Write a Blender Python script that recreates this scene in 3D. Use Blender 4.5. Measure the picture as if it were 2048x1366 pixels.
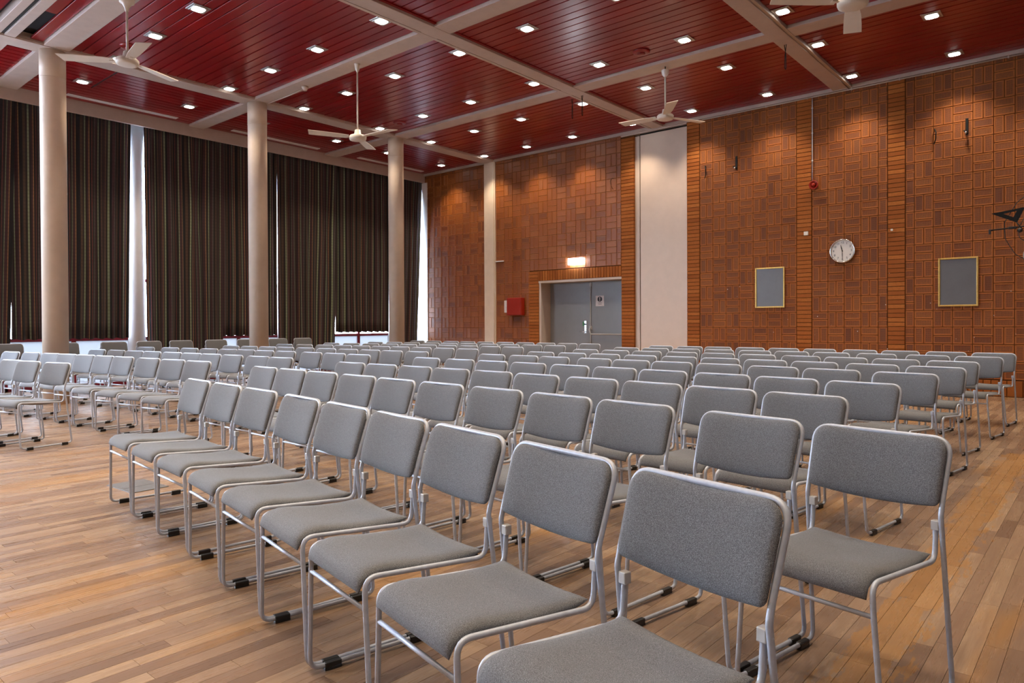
import bpy, bmesh, math, random
from mathutils import Vector, Matrix

# ---------------------------------------------------------------- clear
for o in list(bpy.data.objects):
    bpy.data.objects.remove(o, do_unlink=True)
sc = bpy.context.scene
COL = sc.collection
rnd = random.Random(7)

# ---------------------------------------------------------------- camera
# world: x runs towards the brick wall, y towards the window wall, z up; the eye is at (0, 0, 1.16)
EYE = Vector((0.0, 0.0, 1.16))
F_PX, CY = 1407.185, 663.383
yaw, pit, rol = 0.708047086, -0.0101200518, -0.00455997149
fw = Vector((math.cos(yaw)*math.cos(pit), math.sin(yaw)*math.cos(pit), math.sin(pit)))
rt = Vector((math.sin(yaw), -math.cos(yaw), 0.0))
up = rt.cross(fw)
r2 = math.cos(rol)*rt + math.sin(rol)*up
u2 = -math.sin(rol)*rt + math.cos(rol)*up
cam = bpy.data.cameras.new('camera')
cam.sensor_fit = 'HORIZONTAL'
cam.sensor_width = 36.0
cam.lens = F_PX/2048*36.0
cam.shift_y = (CY-683.0)/2048
cam.clip_start = 0.02
camo = bpy.data.objects.new('camera', cam)
COL.objects.link(camo)
camo.matrix_world = Matrix(((r2.x, u2.x, -fw.x, EYE.x), (r2.y, u2.y, -fw.y, EYE.y), (r2.z, u2.z, -fw.z, EYE.z), (0, 0, 0, 1)))
sc.camera = camo

# ---------------------------------------------------------------- sky, exposure
SKY = 28.0
w = bpy.data.worlds.new('sky')
sc.world = w
w.use_nodes = True
bg = w.node_tree.nodes['Background']
bg.inputs[0].default_value = (0.64, 0.79, 1.0, 1)
bg.inputs[1].default_value = SKY
LAMP_W = 120.0
LAMP_COL = (1.0, 0.81, 0.60)
sc.view_settings.view_transform = 'Standard'
sc.view_settings.look = 'None'
sc.view_settings.gamma = 1.0
sc.view_settings.use_curve_mapping = False
sc.view_settings.exposure = 0.27
sc.cycles.use_denoising = True
sc.cycles.use_adaptive_sampling = True
sc.cycles.adaptive_threshold = 0.025
sc.cycles.max_bounces = 6
sc.cycles.diffuse_bounces = 3
sc.cycles.glossy_bounces = 2
sc.cycles.transparent_max_bounces = 8
sc.cycles.sample_clamp_indirect = 6.0
sc.cycles.caustics_reflective = False
sc.cycles.caustics_refractive = False

# ---------------------------------------------------------------- helpers
def link(name, me, parent=None, mats=(), smooth=False, loc=None, rot=None):
    for m in mats:
        me.materials.append(m)
    if smooth:
        me.polygons.foreach_set('use_smooth', [True]*len(me.polygons))
    o = bpy.data.objects.new(name, me)
    COL.objects.link(o)
    if parent is not None:
        o.parent = parent
    if loc is not None:
        o.location = loc
    if rot is not None:
        o.rotation_euler = rot
    return o

def empty(name, loc=(0, 0, 0), rotz=0.0):
    o = bpy.data.objects.new(name, None)
    o.empty_display_size = 0.1
    COL.objects.link(o)
    o.location = loc
    o.rotation_euler = (0, 0, rotz)
    return o

def tag(o, label=None, cat=None, group=None, kind=None):
    if label: o['label'] = label
    if cat: o['category'] = cat
    if group: o['group'] = group
    if kind: o['kind'] = kind
    return o

class MB:
    """collects faces of one mesh"""
    def __init__(self):
        self.v, self.f, self.mi, self.uv, self.rn = [], [], [], {}, []
    def face(self, pts, mi=0, uv=None, r=0.5):
        b = len(self.v)
        self.v += [tuple(p) for p in pts]
        self.f.append(tuple(range(b, b+len(pts))))
        self.mi.append(mi)
        self.rn.append(r)
        if uv: self.uv[len(self.f)-1] = uv
    def mesh_add(self, vs, fs, mi=0, r=0.5):
        b = len(self.v)
        self.v += [tuple(p) for p in vs]
        for f in fs:
            self.f.append(tuple(i+b for i in f))
            self.mi.append(mi)
            self.rn.append(r)
    def box(self, x0, x1, y0, y1, z0, z1, mi=0, r=0.5):
        vs = [(x0,y0,z0),(x1,y0,z0),(x1,y1,z0),(x0,y1,z0),(x0,y0,z1),(x1,y0,z1),(x1,y1,z1),(x0,y1,z1)]
        self.mesh_add(vs, [(0,3,2,1),(4,5,6,7),(0,1,5,4),(1,2,6,5),(2,3,7,6),(3,0,4,7)], mi, r)
        return self
    def bbox(self, x0, x1, y0, y1, z0, z1, b=0.004, mi=0):
        """bevelled box"""
        bm = bmesh.new()
        bmesh.ops.create_cube(bm, size=1.0)
        bmesh.ops.scale(bm, vec=(x1-x0, y1-y0, z1-z0), verts=bm.verts)
        bmesh.ops.translate(bm, vec=((x0+x1)/2, (y0+y1)/2, (z0+z1)/2), verts=bm.verts)
        bmesh.ops.bevel(bm, geom=bm.edges[:], offset=b, segments=2, affect='EDGES', profile=0.5)
        bm.verts.ensure_lookup_table(); bm.verts.index_update()
        self.mesh_add([v.co for v in bm.verts], [[v.index for v in f.verts] for f in bm.faces], mi)
        bm.free()
        return self
    def tube(self, pts, r, n=8, mi=0, caps=True):
        pts = [Vector(p) for p in pts]
        b = len(self.v)
        t = (pts[1]-pts[0]).normalized()
        ref = Vector((0, 0, 1)) if abs(t.z) < 0.9 else Vector((1, 0, 0))
        nrm = t.cross(ref).normalized()
        for i, p in enumerate(pts):
            if i == 0: tt = pts[1]-pts[0]
            elif i == len(pts)-1: tt = pts[-1]-pts[-2]
            else: tt = (pts[i+1]-p).normalized()+(p-pts[i-1]).normalized()
            tt.normalize()
            nrm = (nrm-tt*nrm.dot(tt)).normalized()
            bn = tt.cross(nrm)
            rr = r[i] if isinstance(r, (list, tuple)) else r
            for k in range(n):
                a = 2*math.pi*k/n
                self.v.append(tuple(p+(nrm*math.cos(a)+bn*math.sin(a))*rr))
        for i in range(len(pts)-1):
            for k in range(n):
                k2 = (k+1) % n
                self.f.append((b+i*n+k, b+i*n+k2, b+(i+1)*n+k2, b+(i+1)*n+k)); self.mi.append(mi); self.rn.append(.5)
        if caps:
            self.f.append(tuple(b+k for k in reversed(range(n)))); self.mi.append(mi); self.rn.append(.5)
            e = b+(len(pts)-1)*n
            self.f.append(tuple(e+k for k in range(n))); self.mi.append(mi); self.rn.append(.5)
        return self
    def lathe(self, prof, n=24, mi=0, cx=0, cy=0, axis='z', caps=True):
        b = len(self.v)
        for (r, z) in prof:
            for k in range(n):
                a = 2*math.pi*k/n
                q = (r*math.cos(a), r*math.sin(a), z)
                if axis == 'x': q = (q[2], q[0], q[1])
                self.v.append((q[0]+cx, q[1]+cy, q[2]))
        for i in range(len(prof)-1):
            for k in range(n):
                k2 = (k+1) % n
                self.f.append((b+i*n+k, b+i*n+k2, b+(i+1)*n+k2, b+(i+1)*n+k)); self.mi.append(mi); self.rn.append(.5)
        if not caps: return self
        self.f.append(tuple(b+k for k in reversed(range(n)))); self.mi.append(mi); self.rn.append(.5)
        e = b+(len(prof)-1)*n
        self.f.append(tuple(e+k for k in range(n))); self.mi.append(mi); self.rn.append(.5)
        return self
    def mesh(self, name, attr=False):
        me = bpy.data.meshes.new(name)
        me.from_pydata(self.v, [], self.f)
        if any(self.mi):
            me.polygons.foreach_set('material_index', self.mi)
        if self.uv:
            uvl = me.uv_layers.new(name='UVMap')
            for fi, uvs in self.uv.items():
                p = me.polygons[fi]
                for li, q in zip(p.loop_indices, uvs):
                    uvl.data[li].uv = q
        if attr:
            a = me.attributes.new('rnd', 'FLOAT', 'FACE')
            a.data.foreach_set('value', self.rn)
        me.update()
        return me
    def build(self, name, mats, parent=None, smooth=False, loc=None, rot=None, attr=False):
        if not isinstance(mats, (list, tuple)): mats = (mats,)
        return link(name, self.mesh(name, attr), parent, mats, smooth, loc, rot)

def fillet(pts, rads, seg=5):
    """round the inner corners of a polyline"""
    pts = [Vector(p) for p in pts]
    out = [pts[0]]
    for i in range(1, len(pts)-1):
        a, b, c = pts[i-1], pts[i], pts[i+1]
        d1, d2 = (a-b).normalized(), (c-b).normalized()
        ang = d1.angle(d2)
        rr = rads[i] if isinstance(rads, (list, tuple)) else rads
        t = min(rr/math.tan(ang/2), (a-b).length*0.49, (c-b).length*0.49)
        p1, p2 = b+d1*t, b+d2*t
        for k in range(seg+1):
            s = k/seg
            out.append((1-s)**2*p1+2*s*(1-s)*b+s*s*p2)
    out.append(pts[-1])
    return out

ORD = ['', 'first', 'second', 'third', 'fourth', 'fifth', 'sixth', 'seventh', 'eighth', 'ninth', 'tenth', 'eleventh', 'twelfth']

# ---------------------------------------------------------------- materials
class NT:
    def __init__(self, name):
        self.m = bpy.data.materials.new(name)
        self.m.use_nodes = True
        self.t = self.m.node_tree
        self.b = self.t.nodes['Principled BSDF']
    def n(self, typ, **kw):
        nd = self.t.nodes.new(typ)
        for k, v in kw.items():
            if k.startswith('i_'):
                nd.inputs[k[2:].replace('_', ' ')].default_value = v
            else:
                setattr(nd, k, v)
        return nd
    def l(self, a, b):
        self.t.links.new(a, b)
    def math(self, op, a, b=None, c=None, clamp=False):
        nd = self.t.nodes.new('ShaderNodeMath')
        nd.operation = op
        nd.use_clamp = clamp
        for i, q in enumerate((a, b, c)):
            if q is None: continue
            if isinstance(q, (int, float)): nd.inputs[i].default_value = q
            else: self.l(q, nd.inputs[i])
        return nd.outputs[0]
    def ramp(self, fac, stops, interp='LINEAR'):
        nd = self.t.nodes.new('ShaderNodeValToRGB')
        cr = nd.color_ramp
        cr.interpolation = interp
        while len(cr.elements) > 1: cr.elements.remove(cr.elements[-1])
        cr.elements[0].position = stops[0][0]
        cr.elements[0].color = (*stops[0][1], 1)
        for p, c in stops[1:]:
            e = cr.elements.new(p)
            e.color = (*c, 1)
        self.l(fac, nd.inputs[0])
        return nd.outputs[0]
    def mix(self, fac, a, b, mode='MIX'):
        nd = self.t.nodes.new('ShaderNodeMix')
        nd.data_type = 'RGBA'
        nd.blend_type = mode
        for i, q in ((0, fac), (6, a), (7, b)):
            if isinstance(q, (int, float)): nd.inputs[i].default_value = q
            elif isinstance(q, tuple): nd.inputs[i].default_value = (*q, 1) if len(q) == 3 else q
            else: self.l(q, nd.inputs[i])
        return nd.outputs[2]
    def noise(self, vec, scale, detail=2.0, rough=0.5):
        nd = self.n('ShaderNodeTexNoise')
        nd.inputs['Scale'].default_value = scale
        nd.inputs['Detail'].default_value = detail
        nd.inputs['Roughness'].default_value = rough
        if vec is not None: self.l(vec, nd.inputs['Vector'])
        return nd.outputs[0]
    def mapping(self, vec, sc=(1, 1, 1), loc=(0, 0, 0)):
        nd = self.n('ShaderNodeMapping')
        nd.inputs['Scale'].default_value = sc
        nd.inputs['Location'].default_value = loc
        self.l(vec, nd.inputs['Vector'])
        return nd.outputs[0]
    def bump(self, h, strength=0.3, dist=0.002):
        nd = self.n('ShaderNodeBump')
        nd.inputs['Strength'].default_value = strength
        nd.inputs['Distance'].default_value = dist
        self.l(h, nd.inputs['Height'])
        self.l(nd.outputs[0], self.b.inputs['Normal'])
    def base(self, c):
        if isinstance(c, tuple): self.b.inputs['Base Color'].default_value = (*c, 1)
        else: self.l(c, self.b.inputs['Base Color'])
    def set(self, **kw):
        for k, v in kw.items():
            self.b.inputs[k.replace('_', ' ')].default_value = v

def paint(name, col, rough=0.5, var=0.06, metal=0.0, scale=6.0, spec=0.5):
    t = NT(name)
    g = t.n('ShaderNodeNewGeometry')
    nz = t.noise(g.outputs['Position'], scale, 4.0, 0.6)
    lo = tuple(c*(1-var) for c in col)
    hi = tuple(min(1, c*(1+var)) for c in col)
    t.base(t.ramp(nz, [(0.3, lo), (0.7, hi)]))
    t.set(Roughness=rough, Metallic=metal)
    t.b.inputs['Specular IOR Level'].default_value = spec
    return t.m

def emit(name, col, strength):
    t = NT(name)
    t.base((0.9, 0.9, 0.9))
    t.b.inputs['Emission Color'].default_value = (*col, 1)
    t.b.inputs['Emission Strength'].default_value = strength
    return t.m

M = {}
M['cream'] = paint('cream_paint', (0.48, 0.385, 0.335), 0.5)
M['column'] = paint('column_paint', (0.70, 0.57, 0.45), 0.42, 0.04)
M['panel'] = paint('panel_laminate', (0.60, 0.475, 0.385), 0.45, 0.03)
M['white'] = paint('white_enamel', (0.84, 0.84, 0.86), 0.4, 0.03)
M['fanwhite'] = paint('fan_enamel', (0.72, 0.67, 0.60), 0.4, 0.04)
M['grey_metal'] = paint('brushed_grey_metal', (0.55, 0.55, 0.55), 0.35, 0.08, 0.7)
M['chrome'] = paint('chrome', (0.8, 0.8, 0.82), 0.12, 0.02, 1.0)
M['black'] = paint('black_plastic', (0.012, 0.012, 0.013), 0.42, 0.2)
M['blackmetal'] = paint('black_steel', (0.010, 0.010, 0.010), 0.5, 0.2, 0, 6, 0.2)
M['slot'] = paint('dark_gap', (0.008, 0.006, 0.006), 0.8, 0.2)
M['doorgrey'] = paint('door_grey_paint', (0.23, 0.24, 0.255), 0.4, 0.03)
M['steelgrey'] = paint('grey_steel_tube', (0.50, 0.50, 0.50), 0.4, 0.03)
M['jamb'] = paint('jamb_paint', (0.56, 0.46, 0.385), 0.5, 0.04)
M['firered'] = paint('fire_red_paint', (0.30, 0.018, 0.006), 0.4, 0.05, 0, 6, 0.3)
M['framered'] = paint('window_frame_red', (0.22, 0.012, 0.03), 0.4, 0.1)
M['gold'] = paint('gilded_frame', (0.62, 0.40, 0.11), 0.35, 0.15, 0.5, 40)
M['slate'] = paint('grey_board', (0.125, 0.125, 0.13), 0.35, 0.05)
M['clockface'] = paint('clock_face', (0.72, 0.68, 0.62), 0.5, 0.01)
M['paper'] = paint('paper', (0.70, 0.66, 0.66), 0.7, 0.02)
M['ink'] = paint('ink', (0.015, 0.018, 0.03), 0.6, 0.1)
M['green'] = paint('green_sticker', (0.05, 0.30, 0.10), 0.5, 0.05)
M['plain'] = paint('plain_wall_paint', (0.60, 0.55, 0.50), 0.7, 0.04)
M['lightglow'] = emit('lamp_glow', (1.0, 0.97, 0.90), 14.0)
M['exitglow'] = emit('exit_sign_glow', (0.88, 0.94, 1.0), 45.0)
M['floorplate'] = paint('worn_floor_plate', (0.16, 0.16, 0.165), 0.45, 0.2, 0.3, 30)
M['asphalt'] = paint('pale_paving', (0.42, 0.42, 0.43), 0.9, 0.1)

# lacquered red ceiling boards
t = NT('red_lacquer')
g = t.n('ShaderNodeNewGeometry')
oi = t.n('ShaderNodeObjectInfo')
nz = t.noise(t.mapping(g.outputs['Position'], (0.8, 0.8, 1)), 1.2, 3.0)
c1 = t.ramp(nz, [(0.3, (0.195, 0.0028, 0.0050)), (0.7, (0.27, 0.0040, 0.0062))])
c2 = t.mix(t.math('MULTIPLY', oi.outputs['Random'], 0.35), c1, (0.15, 0.002, 0.0036))
t.base(c2)
t.set(Roughness=0.34)
t.b.inputs['Specular IOR Level'].default_value = 0.35
t.b.inputs['Coat Weight'].default_value = 0.28
t.b.inputs['Coat Roughness'].default_value = 0.20
t.bump(t.noise(t.mapping(g.outputs['Position'], (1, 1, 1)), 3.0, 1.0), 0.12, 0.004)
M['red'] = t.m

# chair fabric: grey weave
t = NT('grey_weave_fabric')
tc = t.n('ShaderNodeTexCoord')
oi = t.n('ShaderNodeObjectInfo')
v = t.mapping(tc.outputs['Object'], (1, 1, 1))
sp = t.noise(v, 850.0, 1.0, 0.6)
sp2 = t.noise(v, 400.0, 2.0, 0.6)
big = t.noise(v, 9.0, 3.0, 0.6)
a = t.math('ADD', t.math('MULTIPLY', sp, 0.62), t.math('MULTIPLY', sp2, 0.38))
c = t.ramp(a, [(0.36, (0.034, 0.036, 0.041)), (0.5, (0.104, 0.110, 0.122)), (0.64, (0.25, 0.26, 0.282))])
c = t.mix(t.ramp(big, [(0.35, (0.0, 0.0, 0.0)), (0.75, (0.22, 0.22, 0.22))]), c, (0.118, 0.116, 0.114))
c = t.mix(t.math('MULTIPLY', oi.outputs['Random'], 0.12), c, (0.095, 0.098, 0.106))
t.base(c)
t.set(Roughness=0.92)
t.b.inputs['Sheen Weight'].default_value = 0.15
t.bump(a, 0.5, 0.0015)
M['fabric'] = t.m

# silver-grey tube enamel
t = NT('silver_tube_enamel')
g = t.n('ShaderNodeNewGeometry')
nz = t.noise(g.outputs['Position'], 60.0, 3.0)
t.base(t.ramp(nz, [(0.3, (0.40, 0.445, 0.53)), (0.7, (0.47, 0.515, 0.61))]))
t.set(Roughness=0.40, Metallic=0.12)
M['tube'] = t.m

# oak strip floor, worn varnish
def wood(name):
    t = NT(name)
    g = t.n('ShaderNodeNewGeometry')
    at = t.n('ShaderNodeAttribute')
    at.attribute_name = 'rnd'
    oi = t.n('ShaderNodeObjectInfo')
    r = t.math('FRACT', t.math('ADD', at.outputs['Fac'], t.math('MULTIPLY', oi.outputs['Random'], 7.31)))
    sep = t.n('ShaderNodeSeparateXYZ')
    t.l(g.outputs['Position'], sep.inputs[0])
    comb = t.n('ShaderNodeCombineXYZ')
    t.l(t.math('ADD', t.math('MULTIPLY', sep.outputs[0], 1.6), t.math('MULTIPLY', r, 31.0)), comb.inputs[0])
    t.l(t.math('MULTIPLY', sep.outputs[1], 26.0), comb.inputs[1])
    t.l(t.math('MULTIPLY', r, 9.0), comb.inputs[2])
    gr = t.noise(comb.outputs[0], 1.6, 6.0, 0.62)
    comb2 = t.n('ShaderNodeCombineXYZ')
    t.l(t.math('ADD', t.math('MULTIPLY', sep.outputs[0], 5.0), t.math('MULTIPLY', r, 13.0)), comb2.inputs[0])
    t.l(t.math('MULTIPLY', sep.outputs[1], 130.0), comb2.inputs[1])
    fine = t.noise(comb2.outputs[0], 1.5, 3.0, 0.6)
    tone = t.ramp(r, [(0.0, (0.155, 0.098, 0.068)), (0.2, (0.265, 0.175, 0.121)), (0.5, (0.340, 0.232, 0.158)), (0.8, (0.47, 0.335, 0.220)), (1.0, (0.20, 0.130, 0.089))])
    col = t.mix(t.ramp(gr, [(0.32, (0.5, 0.5, 0.5)), (0.62, (0.0, 0.0, 0.0))]), tone, (0.17, 0.092, 0.052))
    col = t.mix(t.ramp(fine, [(0.36, (0.28, 0.28, 0.28)), (0.6, (0.0, 0.0, 0.0))]), col, (0.135, 0.075, 0.045))
    # old amber varnish left in ragged streaks along the boards; elsewhere worn to a greyish brown
    cw = t.n('ShaderNodeCombineXYZ')
    t.l(t.math('MULTIPLY', sep.outputs[0], 0.35), cw.inputs[0])
    t.l(t.math('MULTIPLY', sep.outputs[1], 2.3), cw.inputs[1])
    wear = t.noise(cw.outputs[0], 1.0, 5.0, 0.6)
    jag = t.noise(t.mapping(g.outputs['Position'], (4, 16, 1)), 1.3, 4.0, 0.7)
    yy = t.math('ADD', sep.outputs[1], t.math('MULTIPLY', t.math('SUBTRACT', jag, 0.5), 0.42))
    band = t.math('SUBTRACT', 1.0, t.math('DIVIDE', t.math('ABSOLUTE', t.math('SUBTRACT', yy, 0.63)), 0.10), clamp=True)
    band = t.math('MULTIPLY', band, t.math('LESS_THAN', sep.outputs[0], 7.6))
    band = t.math('MULTIPLY', band, t.math('GREATER_THAN', sep.outputs[0], 1.0))
    pat = t.math('ADD', t.ramp(wear, [(0.54, (0, 0, 0)), (0.64, (0.85, 0.85, 0.85))]), t.math('MULTIPLY', t.math('GREATER_THAN', band, 0.12), 0.95), clamp=True)
    amber = t.mix(0.62, col, (0.37, 0.185, 0.048))
    worn = t.mix(0.20, col, (0.225, 0.160, 0.122))
    t.base(t.mix(pat, worn, amber))
    rr = t.ramp(gr, [(0.3, (0.36, 0.36, 0.36)), (0.7, (0.23, 0.23, 0.23))])
    t.l(rr, t.b.inputs['Roughness'])
    t.bump(fine, 0.12, 0.001)
    return t.m
M['wood'] = wood('oak_strip_floor')

# brick with perforated face (UV in metres: u along the brick, v across)
def brick(name, perf):
    t = NT(name)
    g = t.n('ShaderNodeNewGeometry')
    at = t.n('ShaderNodeAttribute')
    at.attribute_name = 'rnd'
    uv = t.n('ShaderNodeUVMap')
    sep = t.n('ShaderNodeSeparateXYZ')
    t.l(uv.outputs[0], sep.inputs[0])
    r = at.outputs['Fac']
    nz = t.noise(g.outputs['Position'], 38.0, 4.0, 0.65)
    base = t.ramp(r, [(0.0, (0.17, 0.042, 0.004)), (0.2, (0.245, 0.064, 0.005)), (0.6, (0.29, 0.079, 0.006)), (0.9, (0.325, 0.095, 0.008)), (1.0, (0.17, 0.048, 0.007))])
    base = t.mix(t.ramp(nz, [(0.3, (0.45, 0.45, 0.45)), (0.65, (0, 0, 0))]), base, (0.14, 0.034, 0.006))
    rimu = t.math('GREATER_THAN', t.math('ABSOLUTE', sep.outputs[0]), 0.1175)
    rimv = t.math('GREATER_THAN', t.math('ABSOLUTE', sep.outputs[1]), 0.0495)
    base = t.mix(t.math('MULTIPLY', t.math('MAXIMUM', rimu, rimv), 0.6), base, (0.40, 0.122, 0.018))
    if perf:
        fu = t.math('FRACT', t.math('DIVIDE', t.math('ADD', sep.outputs[0], 1.0), 0.0165))
        fv = t.math('FRACT', t.math('DIVIDE', t.math('ADD', sep.outputs[1], 1.0), 0.0235))
        slot = t.math('MULTIPLY', t.math('GREATER_THAN', fu, 0.52), t.math('GREATER_THAN', fv, 0.22))
        inside = t.math('MULTIPLY', t.math('LESS_THAN', t.math('ABSOLUTE', sep.outputs[0]), 0.106), t.math('LESS_THAN', t.math('ABSOLUTE', sep.outputs[1]), 0.041))
        hole = t.math('MULTIPLY', t.math('MULTIPLY', slot, inside), 0.86)
        col = t.mix(hole, base, (0.035, 0.010, 0.005))
        t.base(col)
        t.bump(t.math('SUBTRACT', t.math('MULTIPLY', nz, 0.4), hole), 0.6, 0.004)
        t.set(Roughness=0.8)
        t.b.inputs['Specular IOR Level'].default_value = 0.15
    else:
        fv = t.math('FRACT', t.math('DIVIDE', t.math('ADD', sep.outputs[1], 1.0), 0.021))
        groove = t.math('MULTIPLY', t.math('GREATER_THAN', fv, 0.86), t.math('LESS_THAN', t.math('ABSOLUTE', sep.outputs[0]), 0.1))
        col = t.mix(t.math('MULTIPLY', groove, 0.4), base, (0.12, 0.035, 0.018))
        t.base(col)
        t.bump(t.math('SUBTRACT', t.math('MULTIPLY', nz, 0.6), t.math('MULTIPLY', groove, 0.5)), 0.5, 0.003)
        t.set(Roughness=0.45)
    t.b.inputs['Specular IOR Level'].default_value = 0.6
    return t.m
M['brick_perf'] = brick('perforated_brick', True)
M['brick_plain'] = brick('plain_brick', False)
t = NT('band_brick')
g = t.n('ShaderNodeNewGeometry')
at = t.n('ShaderNodeAttribute'); at.attribute_name = 'rnd'
nz = t.noise(g.outputs['Position'], 30.0, 4.0, 0.6)
b_ = t.ramp(at.outputs['Fac'], [(0.0, (0.25, 0.070, 0.011)), (0.5, (0.34, 0.104, 0.018)), (1.0, (0.39, 0.130, 0.025))])
t.base(t.mix(t.ramp(nz, [(0.3, (0.4, 0.4, 0.4)), (0.7, (0, 0, 0))]), b_, (0.21, 0.056, 0.013)))
t.set(Roughness=0.75)
t.b.inputs['Specular IOR Level'].default_value = 0.2
t.bump(nz, 0.3, 0.002)
M['brick_band'] = t.m
M['mortar'] = paint('dark_mortar', (0.105, 0.040, 0.012), 0.9, 0.2, 0, 20, 0.15)

# striped curtain cloth: u runs across the cloth in metres
t = NT('striped_curtain_cloth')
uv = t.n('ShaderNodeUVMap')
sep = t.n('ShaderNodeSeparateXYZ')
t.l(uv.outputs[0], sep.inputs[0])
u = t.math('FRACT', t.math('DIVIDE', sep.outputs[0], 1.02))
dk, pl, bk, br = (0.020, 0.013, 0.012), (0.048, 0.019, 0.022), (0.007, 0.006, 0.008), (0.066, 0.037, 0.023)
gn_, og, rd, gy = (0.19, 0.225, 0.135), (0.23, 0.125, 0.058), (0.12, 0.035, 0.029), (0.115, 0.108, 0.097)
stops = [(0.00, dk), (0.035, gn_), (0.062, dk), (0.09, pl), (0.12, og), (0.135, bk), (0.165, rd), (0.18, dk), (0.215, gy), (0.228, pl),
         (0.27, dk), (0.30, gn_), (0.315, bk), (0.35, br), (0.372, dk), (0.40, pl), (0.44, og), (0.452, dk), (0.50, gn_), (0.535, bk),
         (0.57, pl), (0.62, gy), (0.632, dk), (0.67, br), (0.70, bk), (0.74, rd), (0.752, dk), (0.80, gn_), (0.815, pl), (0.87, og), (0.885, bk), (0.95, br)]
c = t.ramp(u, stops, 'CONSTANT')
zz = t.math('SINE', t.math('MULTIPLY', sep.outputs[1], 95.0))
wv = t.noise(t.mapping(uv.outputs[0], (90, 260, 1)), 1.0, 2.0)
c = t.mix(t.math('MULTIPLY', t.math('GREATER_THAN', t.math('ADD', zz, t.math('MULTIPLY', wv, 2.0)), 1.25), 0.18), c, (0.012, 0.009, 0.01))
t.base(c)
t.set(Roughness=0.9)
t.b.inputs['Sheen Weight'].default_value = 0.1
M['curtain'] = t.m

# window pane: clear, faintly reflecting
t = NT('window_glass')
out = t.t.nodes['Material Output']
tr = t.n('ShaderNodeBsdfTransparent')
gl = t.n('ShaderNodeBsdfGlossy')
gl.inputs['Roughness'].default_value = 0.03
mx = t.n('ShaderNodeMixShader')
mx.inputs[0].default_value = 0.07
t.l(tr.outputs[0], mx.inputs[1]); t.l(gl.outputs[0], mx.inputs[2]); t.l(mx.outputs[0], out.inputs[0])
t.t.nodes.remove(t.b)
M['glass'] = t.m

# milk glass of the lowest panes
t = NT('milk_glass')
out = t.t.nodes['Material Output']
tl = t.n('ShaderNodeBsdfTranslucent')
tl.inputs['Color'].default_value = (0.24, 0.235, 0.235, 1)
gl = t.n('ShaderNodeBsdfGlossy')
gl.inputs['Roughness'].default_value = 0.08
gl.inputs['Color'].default_value = (0.8, 0.8, 0.8, 1)
mx = t.n('ShaderNodeMixShader')
mx.inputs[0].default_value = 0.06
t.l(tl.outputs[0], mx.inputs[1]); t.l(gl.outputs[0], mx.inputs[2]); t.l(mx.outputs[0], out.inputs[0])
t.t.nodes.remove(t.b)
M['milk'] = t.m

# ================================================================ THE SETTING
XW = 13.26           # brick wall face
YF = 14.50           # window fascia
YG = 14.98           # window glass
X0, Y0 = -5.0, -5.0  # far ends of the hall behind the camera
ZS, ZB = 5.32, 5.27  # slat face, beam face

# ---------------------------------------------------------------- floor
floor = MB().box(X0, XW+0.75, Y0, YG+0.1, -0.12, -0.004).build('floor', M['wood'])
tag(floor, kind='structure')
PW = 0.068
def plank_faces(mb, x0, x1, y0, y1, r):
    g_ = 0.0003
    x0 += g_; x1 -= g_; y0 += g_; y1 -= g_
    z0, z1, c = -0.0042, 0.0, 0.0004
    mb.face([(x0+c, y0+c, z1), (x1-c, y0+c, z1), (x1-c, y1-c, z1), (x0+c, y1-c, z1)], 0, None, r)
    for a, b in (((x0, y0), (x1, y0)), ((x1, y0), (x1, y1)), ((x1, y1), (x0, y1)), ((x0, y1), (x0, y0))):
        sx = lambda q: (q[0]+(c if q[0] == x0 else -c), q[1]+(c if q[1] == y0 else -c), z1)
        mb.face([(a[0], a[1], z0), (b[0], b[1], z0), sx(b), sx(a)], 0, None, r)
prng = random.Random(11)
allp = []
j = 0
y = -0.6
while y < YG-0.02:
    x = 0.25-prng.random()*0.6
    while x < XW-0.01:
        L = prng.choice((0.42, 0.50, 0.58, 0.66, 0.74))
        x1 = min(x+L, XW)
        if x1 > 0.25 and x1-x > 0.02:
            allp.append((max(x, 0.25), x1, y, min(y+PW, YG), L if (x >= 0.25 and x+L <= XW) else None))
        x += L
    y += PW
def plank_rank(p):
    cx, cy = (p[0]+p[1])/2, (p[2]+p[3])/2
    d = Vector((cx, cy, 0))-EYE
    dep = d.dot(fw)
    if dep < 0.5: return 1e9
    px = 1024+F_PX*d.dot(r2)/dep
    py = CY-F_PX*d.dot(u2)/dep
    if px < -60 or px > 2110 or py > 1420: return 1e6+dep
    return dep
allp.sort(key=plank_rank)
near = [p for p in allp if p[4]][:290]
nearset = set(id(p) for p in near)
pl_mesh = {}
for i, p in enumerate(near):
    key = p[4]
    if key not in pl_mesh:
        mb = MB(); plank_faces(mb, 0, p[4], 0, PW, 0.0)
        pl_mesh[key] = mb.mesh('plank', attr=True)
        pl_mesh[key].materials.append(M['wood'])
    o = bpy.data.objects.new('plank', pl_mesh[key])
    COL.objects.link(o); o.parent = floor; o.location = (p[0], p[2], 0)
mb = MB()
for p in allp:
    if id(p) not in nearset:
        plank_faces(mb, p[0], p[1], p[2], p[3], prng.random())
tag(mb.build('plank_field', M['wood'], floor, attr=True), kind='stuff')

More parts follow.
